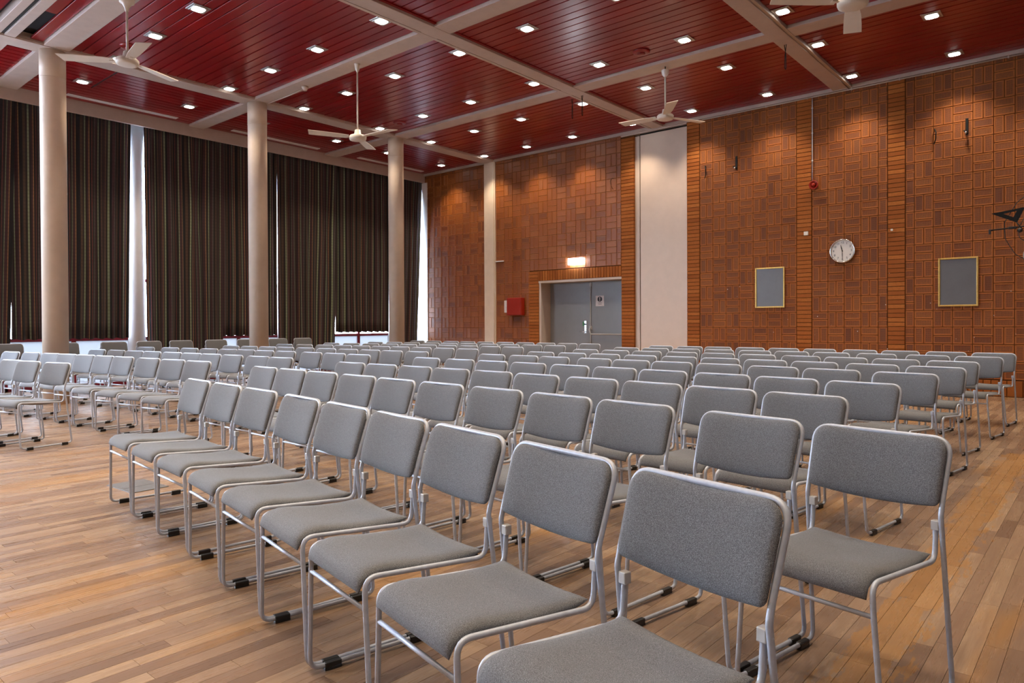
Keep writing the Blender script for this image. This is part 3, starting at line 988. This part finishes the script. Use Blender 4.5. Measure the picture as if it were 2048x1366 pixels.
ROWS = {
  'R1': [(1.506,0.717,13.8),(1.629,1.211,12.7),(1.741,1.701,11.5),(1.841,2.175,10.4),(1.932,2.65,9.3),(2.015,3.141,8.2),(2.098,3.686,7.0),(2.163,4.187,5.9),(2.217,4.683,4.8)],
  'R2': [(2.602,0.605,10.7),(2.7,1.086,9.8),(2.815,1.673,8.8),(2.891,2.156,7.8),(2.964,2.66,6.9),(3.028,3.174,5.9),(3.077,3.667,5.0),(3.139,4.158,4.0),(3.195,4.688,3.1),(3.236,5.17,2.2),(3.267,5.653,1.2)],
  'R3': [(3.678,1.196,8.4),(3.771,1.686,7.5),(3.851,2.164,6.6),(3.925,2.66,5.6),(3.991,3.184,4.6),(4.04,3.666,3.7),(4.08,4.159,2.7),(4.121,4.641,1.7),(4.152,5.145,0.7),(4.173,5.639,-0.2)],
  'R4': [(4.629,1.163,7.8),(4.73,1.655,7.2),(4.823,2.144,6.5),(4.914,2.665,5.8),(4.991,3.151,5.1),(5.064,3.664,4.4),(5.132,4.193,3.7),(5.189,4.706,3.0),(5.237,5.203,2.3),(5.281,5.763,1.5)],
  'R5': [(5.689,1.145,7.8),(5.798,1.681,7.1),(5.891,2.171,6.5),(5.981,2.686,5.8),(6.061,3.192,5.2),(6.132,3.681,4.5),(6.195,4.161,3.9),(6.262,4.745,3.1),(6.311,5.226,2.5),(6.355,5.764,1.8)],
  'R6': [(6.619,1.109,8.5),(6.729,1.611,7.7),(6.832,2.13,6.9),(6.921,2.625,6.1),(7.003,3.133,5.2),(7.075,3.637,4.4),(7.14,4.162,3.5),(7.194,4.686,2.6),(7.238,5.199,1.8),(7.273,5.732,0.9)],
  'R7': [(7.654,1.146,9.6),(7.775,1.648,8.7),(7.883,2.142,7.8),(7.98,2.633,6.8),(8.071,3.153,5.8),(8.15,3.672,4.8),(8.217,4.188,3.8),(8.274,4.723,2.7),(8.317,5.241,1.7),(8.349,5.759,0.6)],
  'R8': [(8.817,1.084,8.7),(8.924,1.573,7.7),(9.029,2.116,6.5),(9.116,2.644,5.4),(9.187,3.146,4.3),(9.245,3.648,3.1),(9.293,4.174,2.0),(9.327,4.69,0.8),(9.347,5.197,-0.3),(9.355,5.698,-1.4)],
  'R9': [(9.963,1.078,6.0),(10.043,1.573,5.3),(10.119,2.092,4.5),(10.183,2.591,3.8),(10.243,3.124,3.0),(10.291,3.637,2.2),(10.331,4.148,1.4),(10.362,4.669,0.6),(10.383,5.154,-0.1),(10.397,5.675,-0.9)],
  'L1': [(2.39,8.053,-14.3),(2.316,8.684,-11.8),(2.281,9.167,-10.1)],
  'L2': [(3.406,7.184,-7.4),(3.395,7.74,-8.0),(3.376,8.313,-8.6),(3.346,8.947,-9.3),(3.316,9.45,-9.9),(3.277,9.975,-10.4),(3.233,10.492,-11.0),(3.186,10.973,-11.5),(3.12,11.572,-12.2),(3.04,12.208,-12.9)],
  'L3': [(4.359,7.192,-5.4),(4.372,7.706,-6.0),(4.377,8.324,-6.8),(4.373,8.869,-7.5),(4.361,9.375,-8.1),(4.342,9.917,-8.8),(4.312,10.496,-9.5),(4.277,11.023,-10.2),(4.232,11.567,-10.8),(4.174,12.173,-11.6)],
  'L4': [(5.393,7.127,-2.5),(5.435,7.685,-3.7),(5.463,8.245,-4.9),(5.477,8.906,-6.4),(5.472,9.461,-7.6),(5.456,9.972,-8.7),(5.428,10.456,-9.7),(5.385,10.986,-10.9),(5.327,11.529,-12.0),(5.255,12.077,-13.2),(5.143,12.771,-14.7)],
  'L5': [(6.433,7.211,-3.8),(6.466,7.781,-4.5),(6.488,8.304,-5.2),(6.503,8.855,-5.9),(6.509,9.421,-6.6),(6.506,10.0,-7.4),(6.494,10.575,-8.1),(6.475,11.099,-8.8),(6.447,11.655,-9.5),(6.408,12.228,-10.2)],
  'L6': [(7.605,7.394,-1.7),(7.658,7.955,-2.9),(7.697,8.519,-4.1),(7.72,9.079,-5.3),(7.728,9.592,-6.4),(7.724,10.133,-7.6),(7.707,10.645,-8.7),(7.676,11.167,-9.8),(7.627,11.756,-11.1),(7.562,12.339,-12.3)],
  'L7': [(8.623,7.365,-0.9),(8.683,7.91,-2.2),(8.729,8.467,-3.4),(8.759,9.019,-4.7),(8.773,9.549,-6.0),(8.773,10.078,-7.2),(8.758,10.606,-8.5),(8.729,11.144,-9.7),(8.682,11.704,-11.0),(8.617,12.286,-12.4)],
  'L8': [(9.668,7.307,-2.7),(9.71,7.85,-3.6),(9.743,8.406,-4.5),(9.764,8.936,-5.3),(9.775,9.486,-6.2),(9.776,10.016,-7.1),(9.767,10.534,-7.9),(9.747,11.096,-8.8),(9.718,11.613,-9.6),(9.675,12.192,-10.6)],
  'L9': [(10.794,7.355,-4.1),(10.825,7.889,-4.4),(10.852,8.427,-4.8),(10.874,8.966,-5.1),(10.893,9.517,-5.5),(10.908,10.08,-5.8),(10.918,10.624,-6.2),(10.924,11.128,-6.5),(10.926,11.683,-6.9),(10.924,12.227,-7.2)],
}

crng = random.Random(5)
for key, lst in ROWS.items():
    blk = 'right' if key[0] == 'R' else 'left'
    row = int(key[1:])
    n_ = len(lst)
    for i, (x, y, rot) in enumerate(lst):
        seat_no = (n_-i) if blk == 'right' else (i+1)
        rw = 'front row' if row == 1 else ('back row' if row == 9 else '%s row from the front' % ORD[row])
        st = 'seat on the centre aisle' if seat_no == 1 else '%s seat from centre aisle' % ORD[seat_no]
        lab = 'grey padded tube-frame chair, %s block, %s, %s' % (blk, rw, st)
        near = (blk == 'right' and row <= 4) or (blk == 'left' and row <= 2)
        phi = math.pi-math.radians(rot+crng.uniform(-1.2, 1.2))
        place_chair(x, y, phi, lab, 'chairs set out in rows', near)
# spare chairs stacked in pairs along the window wall
WX = [(3.36, 13.74), (4.18, 13.74), (4.97, 13.74), (5.58, 13.74), (6.18, 13.75), (6.88, 13.75), (7.55, 13.76), (8.26, 13.76), (8.88, 13.77)]
for i, (x, y) in enumerate(WX):
    for k in (0, 1):
        lab = '%s of the %s pair of stacked chairs along the window, from the left' % ('upper' if k else 'lower', ORD[i+1])
        place_chair(x, y-k*0.02, -math.pi/2+crng.uniform(-.05, .05)*(1-k), lab, 'spare chairs stacked under the windows', False, z=0.082*k)

# ================================================================ CEILING LIGHTS
plate_me = mesh_of('plate', lambda b: [b.bbox(-.118, .118, -.118, .118, -.009, 0, .003), b.bbox(-.090, .090, -.090, .090, -.017, -.008, .003)], [M['grey_metal']], False)
def lens_fn(b):
    n_ = 32
    def ring(r, z):
        out = []
        for k in range(n_):
            a = 2*math.pi*k/n_
            c, s = math.cos(a), math.sin(a)
            out.append((r*math.copysign(abs(c)**0.55, c), r*math.copysign(abs(s)**0.55, s), z))
        return out
    rs = [ring(.076, -.014), ring(.076, -.019), ring(.074, -.0215), ring(.068, -.0225)]
    base = len(b.v)
    for q in rs: b.v += q
    for i in range(len(rs)-1):
        for k in range(n_):
            k2 = (k+1) % n_
            b.f.append((base+i*n_+k2, base+i*n_+k, base+(i+1)*n_+k, base+(i+1)*n_+k2)); b.mi.append(0); b.rn.append(.5)
    b.f.append(tuple(reversed([base+3*n_+k for k in range(n_)]))); b.mi.append(0); b.rn.append(.5)
lens_me = mesh_of('lens', lens_fn, [M['lightglow']], False)
spot = bpy.data.lights.new('lamp_light', 'SPOT')
spot.energy = LAMP_W
spot.color = LAMP_COL
spot.spot_size = math.radians(102)
spot.spot_blend = 0.75
spot.shadow_soft_size = 0.07
LX = [12.74, 10.97, 9.50, 7.68, 6.18, 4.37]
LY = [13.30, 11.775, 10.43, 9.12, 7.61, 6.27, 4.79, 3.365, 1.89]
def ceiling_light(x, y, label, group):
    o = empty('ceiling_light', (x, y, ZS-0.002))
    tag(o, label, 'ceiling light', group)
    for nm, me in (('plate', plate_me), ('lens', lens_me)):
        c = bpy.data.objects.new(nm, me); COL.objects.link(c); c.parent = o
    s = bpy.data.objects.new('lamp_light', spot); COL.objects.link(s); s.parent = o
    s.location = (0, 0, -0.045)
for i, x in enumerate(LX):
    for j, y in enumerate(LY):
        d = Vector((x, y, ZS))-EYE
        dep = d.dot(fw)
        px_ = 1024+F_PX*d.dot(r2)/dep; py_ = CY-F_PX*d.dot(u2)/dep
        seen = -10 < px_ < 2058 and -10 < py_
        wl_ = 'nearest the brick wall' if i == 0 else '%s from the brick wall' % ORD[i+1]
        rl_ = 'lamp row along the windows' if j == 0 else '%s lamp row from windows' % ORD[j+1]
        if seen:
            ceiling_light(x, y, 'square ceiling light, %s, %s' % (wl_, rl_), 'square downlights in the red ceiling')
        else:
            ceiling_light(x, y, 'square ceiling light just above the top of the view', 'ceiling lights out of view')
for x in LX:
    ceiling_light(x, 0.40, 'square ceiling light just above the top of the view', 'ceiling lights out of view')
for x in (2.30, 0.70, -1.0):
    for y in LY[1:]+[0.40]:
        ceiling_light(x, y, 'square ceiling light just above the top of the view', 'ceiling lights out of view')

# ================================================================ CEILING FANS
def fan(x, y, z, a0, label, canopy):
    o = empty('ceiling_fan', (x, y, 0))
    tag(o, label, 'ceiling fan', 'three-bladed ceiling fans')
    zt = ZB+0.006
    if canopy == 'cone':
        MB().lathe([(.012, zt-.13), (.03, zt-.09), (.045, zt-.02), (.05, zt)], 20).build('canopy', M['fanwhite'], o, True)
    elif canopy == 'bell':
        MB().lathe([(.016, zt-.17), (.05, zt-.13), (.062, zt-.075), (.058, zt-.06), (.012, zt-.05)], 20).build('canopy', M['white'], o, True)
        MB().tube([(0, 0, zt-.06), (.006, 0, zt-.02), (0, 0, zt)], .008, 8).build('hook', M['blackmetal'], o, True)
    else:
        MB().lathe([(.018, zt-.21), (.03, zt-.16), (.06, zt-.11), (.085, zt-.10), (.092, zt-.04), (.08, zt)], 24).build('canopy', M['fanwhite'], o, True)
    MB().tube([(0, 0, z+.05), (0, 0, zt-.08)], .0135, 10).build('rod', M['fanwhite'], o, True)
    MB().lathe([(.10, z-.045), (.125, z-.038), (.133, z-.015), (.133, z+.015), (.118, z+.032), (.055, z+.055), (.045, z+.12), (.02, z+.13)], 32).build('motor', M['fanwhite'], o, True)
    for k in range(3):
        a = math.radians(a0+120*k)
        mb = MB()
        rs = [(.15, .055, .0), (.30, .072, .0), (.55, .080, 0), (.76, .083, 0)]
        topv, botv = [], []
        for r_, hw_, dz in rs:
            tilt = 0.28
            for s in (-1, 1):
                topv.append((r_+(0.02*s if r_ > .7 else 0), s*hw_, s*hw_*tilt*.5+.004)); botv.append((r_+(0.02*s if r_ > .7 else 0), s*hw_, s*hw_*tilt*.5-.004))
        mb.v = topv+botv
        n_ = len(topv)
        for i in range(3):
            q = (2*i, 2*i+2, 2*i+3, 2*i+1)
            mb.f += [q, tuple(reversed([m+n_ for m in q])), (2*i, 2*i+n_, 2*i+2+n_, 2*i+2), (2*i+1, 2*i+3, 2*i+3+n_, 2*i+1+n_)]
        mb.f += [(0, 1, 1+n_, n_), (n_-2, 2*n_-2, 2*n_-1, n_-1)]
        mb.mi = [0]*len(mb.f); mb.rn = [.5]*len(mb.f)
        bl = mb.build('blade', M['fanwhite'], o, False, (0, 0, z+.005), (0, 0, a))
        MB().box(.10, .20, -.018, .018, -.012, -.003).build('blade_iron', M['fanwhite'], bl)
fan(3.57, 9.33, 4.45, 142, 'white ceiling fan in front of the leftmost column', 'disc')
fan(6.885, 9.08, 4.12, 156, 'white ceiling fan hanging lowest, left of the farthest column', 'cone')
fan(10.185, 5.47, 4.47, 96, 'cream ceiling fan near the brick wall partition, under a bell cap', 'bell')
fan(6.885, 1.81, 4.07, 15, 'ceiling fan cut off by the top edge, only hub and blade showing', 'disc')

# ================================================================ CEILING FITTINGS
for (x, y, lab) in ((9.49, 5.50, 'round red ceiling vent nearest the right beam'), (9.51, 11.15, 'round red ceiling vent in front of the farthest column'), (4.29, 11.13, 'round red ceiling vent behind the leftmost fan')):
    o = empty('ceiling_vent', (x, y, ZS-0.002)); tag(o, lab, 'vent', 'round ceiling vents')
    MB().lathe([(.10, -.030), (.125, -.022), (.135, -.004), (.135, 0)], 28).build('rim', M['red'], o, True)
    MB().lathe([(.045, -.052), (.06, -.045), (.06, -.02)], 24).build('disc', M['red'], o, True)
for (xa, xz, lab) in ((4.42, 6.37, 'leftmost long white slot vent along the window ceiling'), (7.52, 9.66, 'middle long white slot vent along the window ceiling'), (10.80, 12.93, 'long white slot vent nearest the brick wall')):
    o = empty('slot_vent', ((xa+xz)/2, 14.23, ZS-0.003)); tag(o, lab, 'vent', 'slot vents by the windows')
    h_ = (xz-xa)/2
    MB().bbox(-h_, h_, -.062, .062, -.014, 0, .003).build('frame', M['white'], o)
    for s in (-1, 1):
        MB().box(-h_+.03, h_-.03, s*.02-.006, s*.02+.006, -.014, -.010).build('louvre', M['grey_metal'], o)
# small detector with conduit on the middle cross beam
o = empty('smoke_detector', (6.93, 10.60, ZB+0.004)); tag(o, 'small white detector on the cross beam left of the hanging fan', 'detector')
MB().lathe([(.03, -.07), (.04, -.05), (.055, -.03), (.06, 0)], 20).build('body', M['cream'], o, True)
MB().tube([(.02, 0.03, -.012), (.06, .6, -.012), (.06, 1.30, -.012)], .009, 8).build('cable_duct', M['cream'], o, True)
# hanging straps
for (x, y, lab) in ((10.50, 7.52, 'thin wire loop hanging left of the track rail'), (10.47, 7.28, 'thin wire loop hanging below the track beam'), (10.55, 3.70, 'dark strap loop hanging from the right beam')):
    o = MB().tube(fillet([(0, .012, 0), (0, .012, -.02), (0, -.008, -.15), (0, -.012, -.34), (.01, .0, -.37), (0, .008, -.34), (0, .004, -.15), (0, -.012, -.02), (0, -.012, 0)], .01, 3), .006, 6).build('hanging_strap', M['blackmetal'], None, True, (x, y, ZB+0.002))
    tag(o, lab, 'strap', 'straps hanging from the beams')

# ================================================================ CURTAINS
def curtain(x0, x1, zb, seed, label, x0b=None, x1b=None, yoff=0.0, folds=None, pin=None):
    r_ = random.Random(seed)
    n_ = int((x1-x0)/0.022)
    nz = 14
    ph = r_.uniform(0, 6)
    fr = folds or (x1-x0)*5.2
    zt = 5.14
    x0b = x0 if x0b is None else x0b
    x1b = x1 if x1b is None else x1b
    grid, uvs = [], []
    u = 0.0
    amps = [r_.uniform(.5, 1.25) for _ in range(80)]
    for i in range(n_+1):
        s = i/n_
        col_, uv_ = [], []
        a_ = amps[int(s*fr) % 80]
        for j in range(nz+1):
            t_ = j/nz
            z = zb+(zt-zb)*t_+0.012*math.sin(s*fr*6.3+ph)*(1-t_)
            xa = x0b+(x0-x0b)*t_; xz = x1b+(x1-x1b)*t_
            w_ = 0.034*a_*(0.65+0.5*(1-t_))
            wob = 0.02*math.sin(s*7+t_*4+seed)*(1-t_)
            x = xa+(xz-xa)*s+wob*min(1, 4*s*(1-s))
            if pin:   # cloth caught up towards one point
                k = math.exp(-((s-pin[0])/.09)**2)*math.exp(-((z-pin[1])/1.0)**2)
                x += (xa+(xz-xa)*pin[0]-x)*k*0.6
            y = YF+0.15+yoff+w_*math.sin(s*fr*2*math.pi+ph+0.5*math.sin(3*t_+seed))
            col_.append((x, y, z)); uv_.append((s*(x1-x0)*1.12+seed*0.37, z))
        grid.append(col_); uvs.append(uv_)
    mb = MB()
    n1 = nz+1
    for c in grid: mb.v += c
    for i in range(n_):
        for j in range(nz):
            mb.f.append((i*n1+j, (i+1)*n1+j, (i+1)*n1+j+1, i*n1+j+1)); mb.mi.append(0); mb.rn.append(.5)
            mb.uv[len(mb.f)-1] = [uvs[i][j], uvs[i+1][j], uvs[i+1][j+1], uvs[i][j+1]]
    me = mb.mesh('curtain')
    o = link('curtain', me, None, (M['curtain'],), True)
    md = o.modifiers.new('thick', 'SOLIDIFY'); md.thickness = 0.004
    tag(o, label, 'curtain', 'striped curtains along the windows')
    return o
curtain(2.30, 3.74, 0.28, 1, 'long dark striped curtain at the left edge of the view', 2.30, 3.60, -0.05)
curtain(3.64, 5.66, 0.93, 2, 'short striped curtain behind the leftmost column, ending at the sill', 3.66, 5.58)
curtain(5.885, 7.50, 0.28, 3, 'long striped curtain right of the bright pillar gap', 5.92, 7.46, -0.05, pin=(.62, 3.6))
curtain(7.40, 8.81, 0.94, 4, 'short striped curtain behind the middle column, ending at the sill', 7.40, 8.80)
curtain(8.775, 10.47, 0.28, 5, 'long striped curtain right of the middle column', 8.785, 10.345, -0.05, pin=(.8, 3.4))
curtain(10.40, 12.10, 0.985, 6, 'short striped curtain left of the farthest column', 10.385, 12.08, 0.03)
curtain(12.06, 13.25, 0.28, 7, 'long narrow striped curtain in the corner by the brick wall', 12.06, 12.99, -0.05)
tag(MB().box(X0, XW, YF+0.13, YF+0.17, 5.145, 5.17).build('curtain_rail', M['white']), 'white rail carrying the striped curtains', 'curtain rail')

# ================================================================ THINGS ON THE BRICK WALL
# clock
ck = empty('wall_clock', (XW-0.002, 3.646, 2.433)); tag(ck, 'round chrome-rimmed wall clock showing half past eleven', 'clock')
MB().lathe([(.205, 0.0), (.212, -.02), (.212, -.045), (.203, -.055), (.192, -.052), (.188, -.035)], 48, 0, 0, 0, 'x', False).build('rim', M['chrome'], ck, True)
MB().lathe([(.19, -.030), (.19, -.034)], 48, 0, 0, 0, 'x').build('face', M['clockface'], ck)
def text_part(body, size, loc, parent, mat, name, depth=0.001):
    cu = bpy.data.curves.new(name, 'FONT')
    cu.body = body; cu.size = size; cu.align_x = 'CENTER'; cu.align_y = 'CENTER'; cu.extrude = depth
    tmp = bpy.data.objects.new(name, cu)
    me = bpy.data.meshes.new_from_object(tmp)
    bpy.data.objects.remove(tmp); bpy.data.curves.remove(cu)
    # text faces -x (towards the hall): local x of the text runs to -y, local y to z
    me.transform(Matrix(((0, 0, -1, 0), (-1, 0, 0, 0), (0, 1, 0, 0), (0, 0, 0, 1))))
    return link(name, me, parent, (mat,), False, loc)
for h in range(1, 13):
    a = math.radians(90-30*h)
    text_part(str(h), 0.052, (-.036, -math.cos(a)*.147, math.sin(a)*.147), ck, M['ink'], 'numeral')
def hand(ang, ln, wd, x, nm):
    a = math.radians(90-ang)
    d = (-math.cos(a), math.sin(a)); p_ = (-d[1], d[0])
    q = lambda l, s: (x, d[0]*l+p_[0]*s, d[1]*l+p_[1]*s)
    mb = MB()
    o_ = [q(-.02, -wd*.4), q(ln*.45, -wd), q(ln, -wd*.3), q(ln, wd*.3), q(ln*.45, wd), q(-.02, wd*.4)]
    mb.v = o_+[(v[0]-.002, v[1], v[2]) for v in o_]
    mb.f = [tuple(range(6)), tuple(reversed(range(6, 12)))]+[(k, k+6, (k+1) % 6+6, (k+1) % 6) for k in range(6)]
    mb.mi = [0]*8; mb.rn = [.5]*8
    mb.build(nm, M['ink'], ck)
hand(345, .105, .008, -.040, 'hour_hand')
hand(180, .145, .005, -.043, 'minute_hand')
MB().lathe([(.010, -.036), (.010, -.048)], 16, 0, 0, 0, 'x').build('hub', M['ink'], ck, True)

# framed grey boards
def framed(y0, y1, z0, z1, label):
    o = empty('framed_board', (XW-0.002, (y0+y1)/2, (z0+z1)/2)); tag(o, label, 'framed board', 'gold-framed grey boards')
    hy, hz, b = (y1-y0)/2, (z1-z0)/2, 0.026
    for nm, args in (('frame_side', (-hy, -hy+b, -hz, hz)), ('frame_side', (hy-b, hy, -hz, hz)), ('frame_rail', (-hy+b, hy-b, -hz, -hz+b)), ('frame_rail', (-hy+b, hy-b, hz-b, hz))):
        MB().bbox(-.026, 0.0, *args, .005).build(nm, M['gold'], o)
    MB().box(-.014, 0.0, -hy+b, hy-b, -hz+b, hz-b).build('board', M['slate'], o)
framed(4.660, 5.214, 1.455, 2.215, 'grey board in thin gold frame beside the parked partition side')
framed(1.634, 2.183, 1.420, 2.206, 'grey board in thin gold frame at the right, right of the clock')

# fire alarm sounder with its cable
al = empty('alarm_sounder', (XW-0.002, 4.125, 3.65)); tag(al, 'round red alarm sounder on a white cable above the clock', 'alarm')
MB().lathe([(.055, 0), (.058, -.03), (.075, -.055), (.082, -.075), (.070, -.078), (.045, -.05)], 28, 0, 0, 0, 'x').build('body', M['firered'], al, True)
MB().lathe([(.034, -.03), (.032, -.085), (.02, -.10)], 20, 0, 0, 0, 'x').build('dome', M['firered'], al, True)
MB().tube([(-.012, .038, .05), (-.012, .038, 1.585)], .0085, 8).build('cable', M['white'], al, True)
for z in (.45, .95, 1.4):
    MB().box(-.024, -.002, .026, .050, z-.008, z+.008).build('cable_clip', M['white'], al)
# small white boxes
tag(MB().bbox(XW-.035, XW-.004, 4.235, 4.310, 2.76, 2.83, .004).build('junction_box', M['fanwhite']), 'small square white box on the brick band left of clock', 'box')
tag(MB().bbox(XW-.025, XW-.008, 2.850, 2.885, 2.715, 2.75, .004).build('sensor_button', M['fanwhite']), 'tiny white button on the brick band right of clock', 'button')
# speaker brackets and hooks left on the wall
for (y, z, lab) in ((5.589, 4.27, 'black wall bracket with knob above the left framed board'), (1.793, 4.27, 'black wall bracket with knob above the right framed board')):
    o = empty('wall_bracket', (XW-0.002, y, z)); tag(o, lab, 'bracket', 'black speaker brackets')
    MB().bbox(-.012, 0, -.02, .02, -.12, .14, .003).build('rail', M['blackmetal'], o)
    MB().tube(fillet([(-.006, 0, -.09), (-.07, 0, -.10), (-.085, .03, -.06)], .02), .012, 8).build('arm', M['blackmetal'], o, True)
    MB().lathe([(.016, -.105), (.016, -.08)], 14, 0, 0, 0, 'x').build('knob', M['chrome'], o, True, (0, 0, -.10))
for (y, z, s, lab) in ((6.22, 4.30, 1, 'cable stub hanging from the wall left of the left bracket'), (2.236, 4.31, 1, 'cable stub hanging from the wall left of the right bracket'), (8.39, 4.36, -1, 'thin wire stub on the bricks left of the partition')):
    o = MB().tube(fillet([(0, 0, 0), (-.05, 0, .005), (-.09, -s*.03, -.06), (-.06, -s*.02, -.17), (-.03, s*.01, -.24)], .03, 4), .009 if s > 0 else .004, 8).build('cable_stub', M['blackmetal'], None, True, (XW, y, z))
    tag(o, lab, 'cable', 'loose cable ends on the wall')
# exit sign over the door
ex = empty('exit_sign', (XW-0.008, 9.392, 2.605)); tag(ex, 'glowing white exit light over the grey double door', 'sign')
MB().bbox(-.05, 0, -.205, .205, -.07, .07, .008).build('diffuser', M['exitglow'], ex)
MB().bbox(-.056, 0.002, -.212, .212, .070, .080, .003).build('housing', M['white'], ex)
pl_ = bpy.data.lights.new('exit_light', 'POINT'); pl_.shadow_soft_size = 0.06; pl_.energy = 1.5; pl_.color = (.36, .6, 1)
lo = bpy.data.objects.new('exit_light', pl_); COL.objects.link(lo); lo.parent = ex; lo.location = (-.16, 0, 0)
# red hose cabinet and notice
cb = empty('fire_cabinet', (XW-0.004, 11.17, 1.60)); tag(cb, 'square red fire cabinet left of the door', 'cabinet')
MB().bbox(-.13, 0, -.235, .235, -.215, .215, .012).build('body', M['firered'], cb)
MB().bbox(-.145, -.128, -.225, .225, -.205, .205, .006).build('lid', M['firered'], cb)
no = MB().bbox(XW-.010, XW-.004, 11.435, 11.595, 1.46, 1.76, .001).build('notice', M['paper']); tag(no, 'narrow white paper notice beside the red cabinet', 'notice')
for k, (a, b, z) in enumerate(((11.46, 11.52, 1.66), (11.455, 11.55, 1.57), (11.455, 11.54, 1.53))):
    MB().box(XW-.0112, XW-.0098, a, b, z, z+.022).build('print_line', M['grey_metal'], no)
# white strip on the wall beside the post
st = MB().bbox(XW-.03, XW-.004, 11.60, 11.89, 2.738, 2.762, .003).build('wall_strip', M['white']); tag(st, 'short white horizontal strip beside the white wall post', 'strip')
# warning notice on the door
wnz = empty('door_notice', (DX-.031, 9.00, 1.70)); tag(wnz, 'square white notice with black exclamation mark on the door', 'notice')
MB().bbox(-.003, 0, -.115, .115, -.125, .115, .001).build('sheet', M['paper'], wnz)
MB().lathe([(.062, 0), (.062, -.0015)], 32, 0, 0, 0, 'x').build('disc', M['ink'], wnz, False, (-.003, 0, .035))
MB().box(-.0065, -.004, -.010, .010, .020, .085).build('mark_bar', M['paper'], wnz)
MB().box(-.0065, -.004, -.010, .010, -.012, .008).build('mark_dot', M['paper'], wnz)
for z, h_ in ((-.055, .055), (-.085, .05)):
    for k in range(5):
        MB().box(-.0045, -.003, -h_+k*h_*.42, -h_+k*h_*.42+.014, z, z+.012).build('print_mark', M['ink'], wnz)
# black lamp arm with flag and cables at the right edge
bk_ = empty('stage_light_bracket', (12.75, 0.70, 2.55)); tag(bk_, 'black lighting arm with barn-door flap and cables at right edge', 'lighting bracket')
mb = MB()
tri = [(.0, .715, .245), (.0, .30, .30), (.0, .395, .08)]
hol = [(.0, .56, .225), (.0, .40, .255), (.0, .44, .165)]
for dx in (0, .006):
    mb.v += [(v[0]+dx, v[1], v[2]) for v in tri+hol]
mb.f = [(0, 1, 4, 3), (1, 2, 5, 4), (2, 0, 3, 5)]
mb.f += [tuple(reversed([k+6 for k in f])) for f in list(mb.f)]
mb.f += [(0, 6, 7, 1), (1, 7, 8, 2), (2, 8, 6, 0), (3, 4, 10, 9), (4, 5, 11, 10), (5, 3, 9, 11)]
mb.mi = [0]*len(mb.f); mb.rn = [.5]*len(mb.f)
mb.build('flag', M['blackmetal'], bk_)
MB().tube([(0, .73, -.005), (0, .45, .01), (0, .0, .035)], .010, 8).build('arm', M['blackmetal'], bk_, True)
MB().bbox(-.012, .012, .40, .50, -.008, .028, .004).build('joint', M['black'], bk_)
MB().bbox(-.012, .012, .715, .745, -.065, .010, .004).build('clip', M['black'], bk_)
MB().tube([(0.0, .40, .085), (0.0, .36, .02), (0, .33, -.03)], .008, 8).build('stem', M['blackmetal'], bk_, True)
MB().lathe([(.03, -.02), (.035, 0), (.03, .02)], 16, 0, 0, 0, 'x').build('knob', M['black'], bk_, True, (0, .36, -.035))
MB().tube(fillet([(.02, .12, .62), (.02, .40, .38), (.02, .55, .10), (.02, .54, -.15), (.02, .42, -.38), (.02, .25, -.50), (.02, .0, -.52)], .12, 5), .006, 6).build('cable', M['black'], bk_, True)
MB().tube(fillet([(.01, .30, .16), (.01, .38, .0), (.01, .37, -.14), (.01, .28, -.22), (.01, .0, -.24)], .07, 5), .006, 6).build('cable', M['black'], bk_, True)
MB().bbox(-.02, .50, -.03, .03, .01, .06, .006).build('wall_mount', M['blackmetal'], bk_)
MB().lathe([(.09, -.1), (.12, -.05), (.13, .06), (.09, .12)], 24, 0, 0, 0, 'x').build('lamp_head', M['grey_metal'], bk_, True, (0, .20, -.40))
# metal floor box
fb = empty('floor_box', (2.10, 5.38, 0.0005), math.radians(2)); tag(fb, 'flat grey metal floor box lid beside the leftmost front chair', 'floor box')
MB().bbox(-.13, .13, -.20, .20, 0.0, .004, .001).build('lid', M['floorplate'], fb)
MB().box(-.10, .10, -.03, .03, .004, .0052).build('hatch', M['floorplate'], fb)
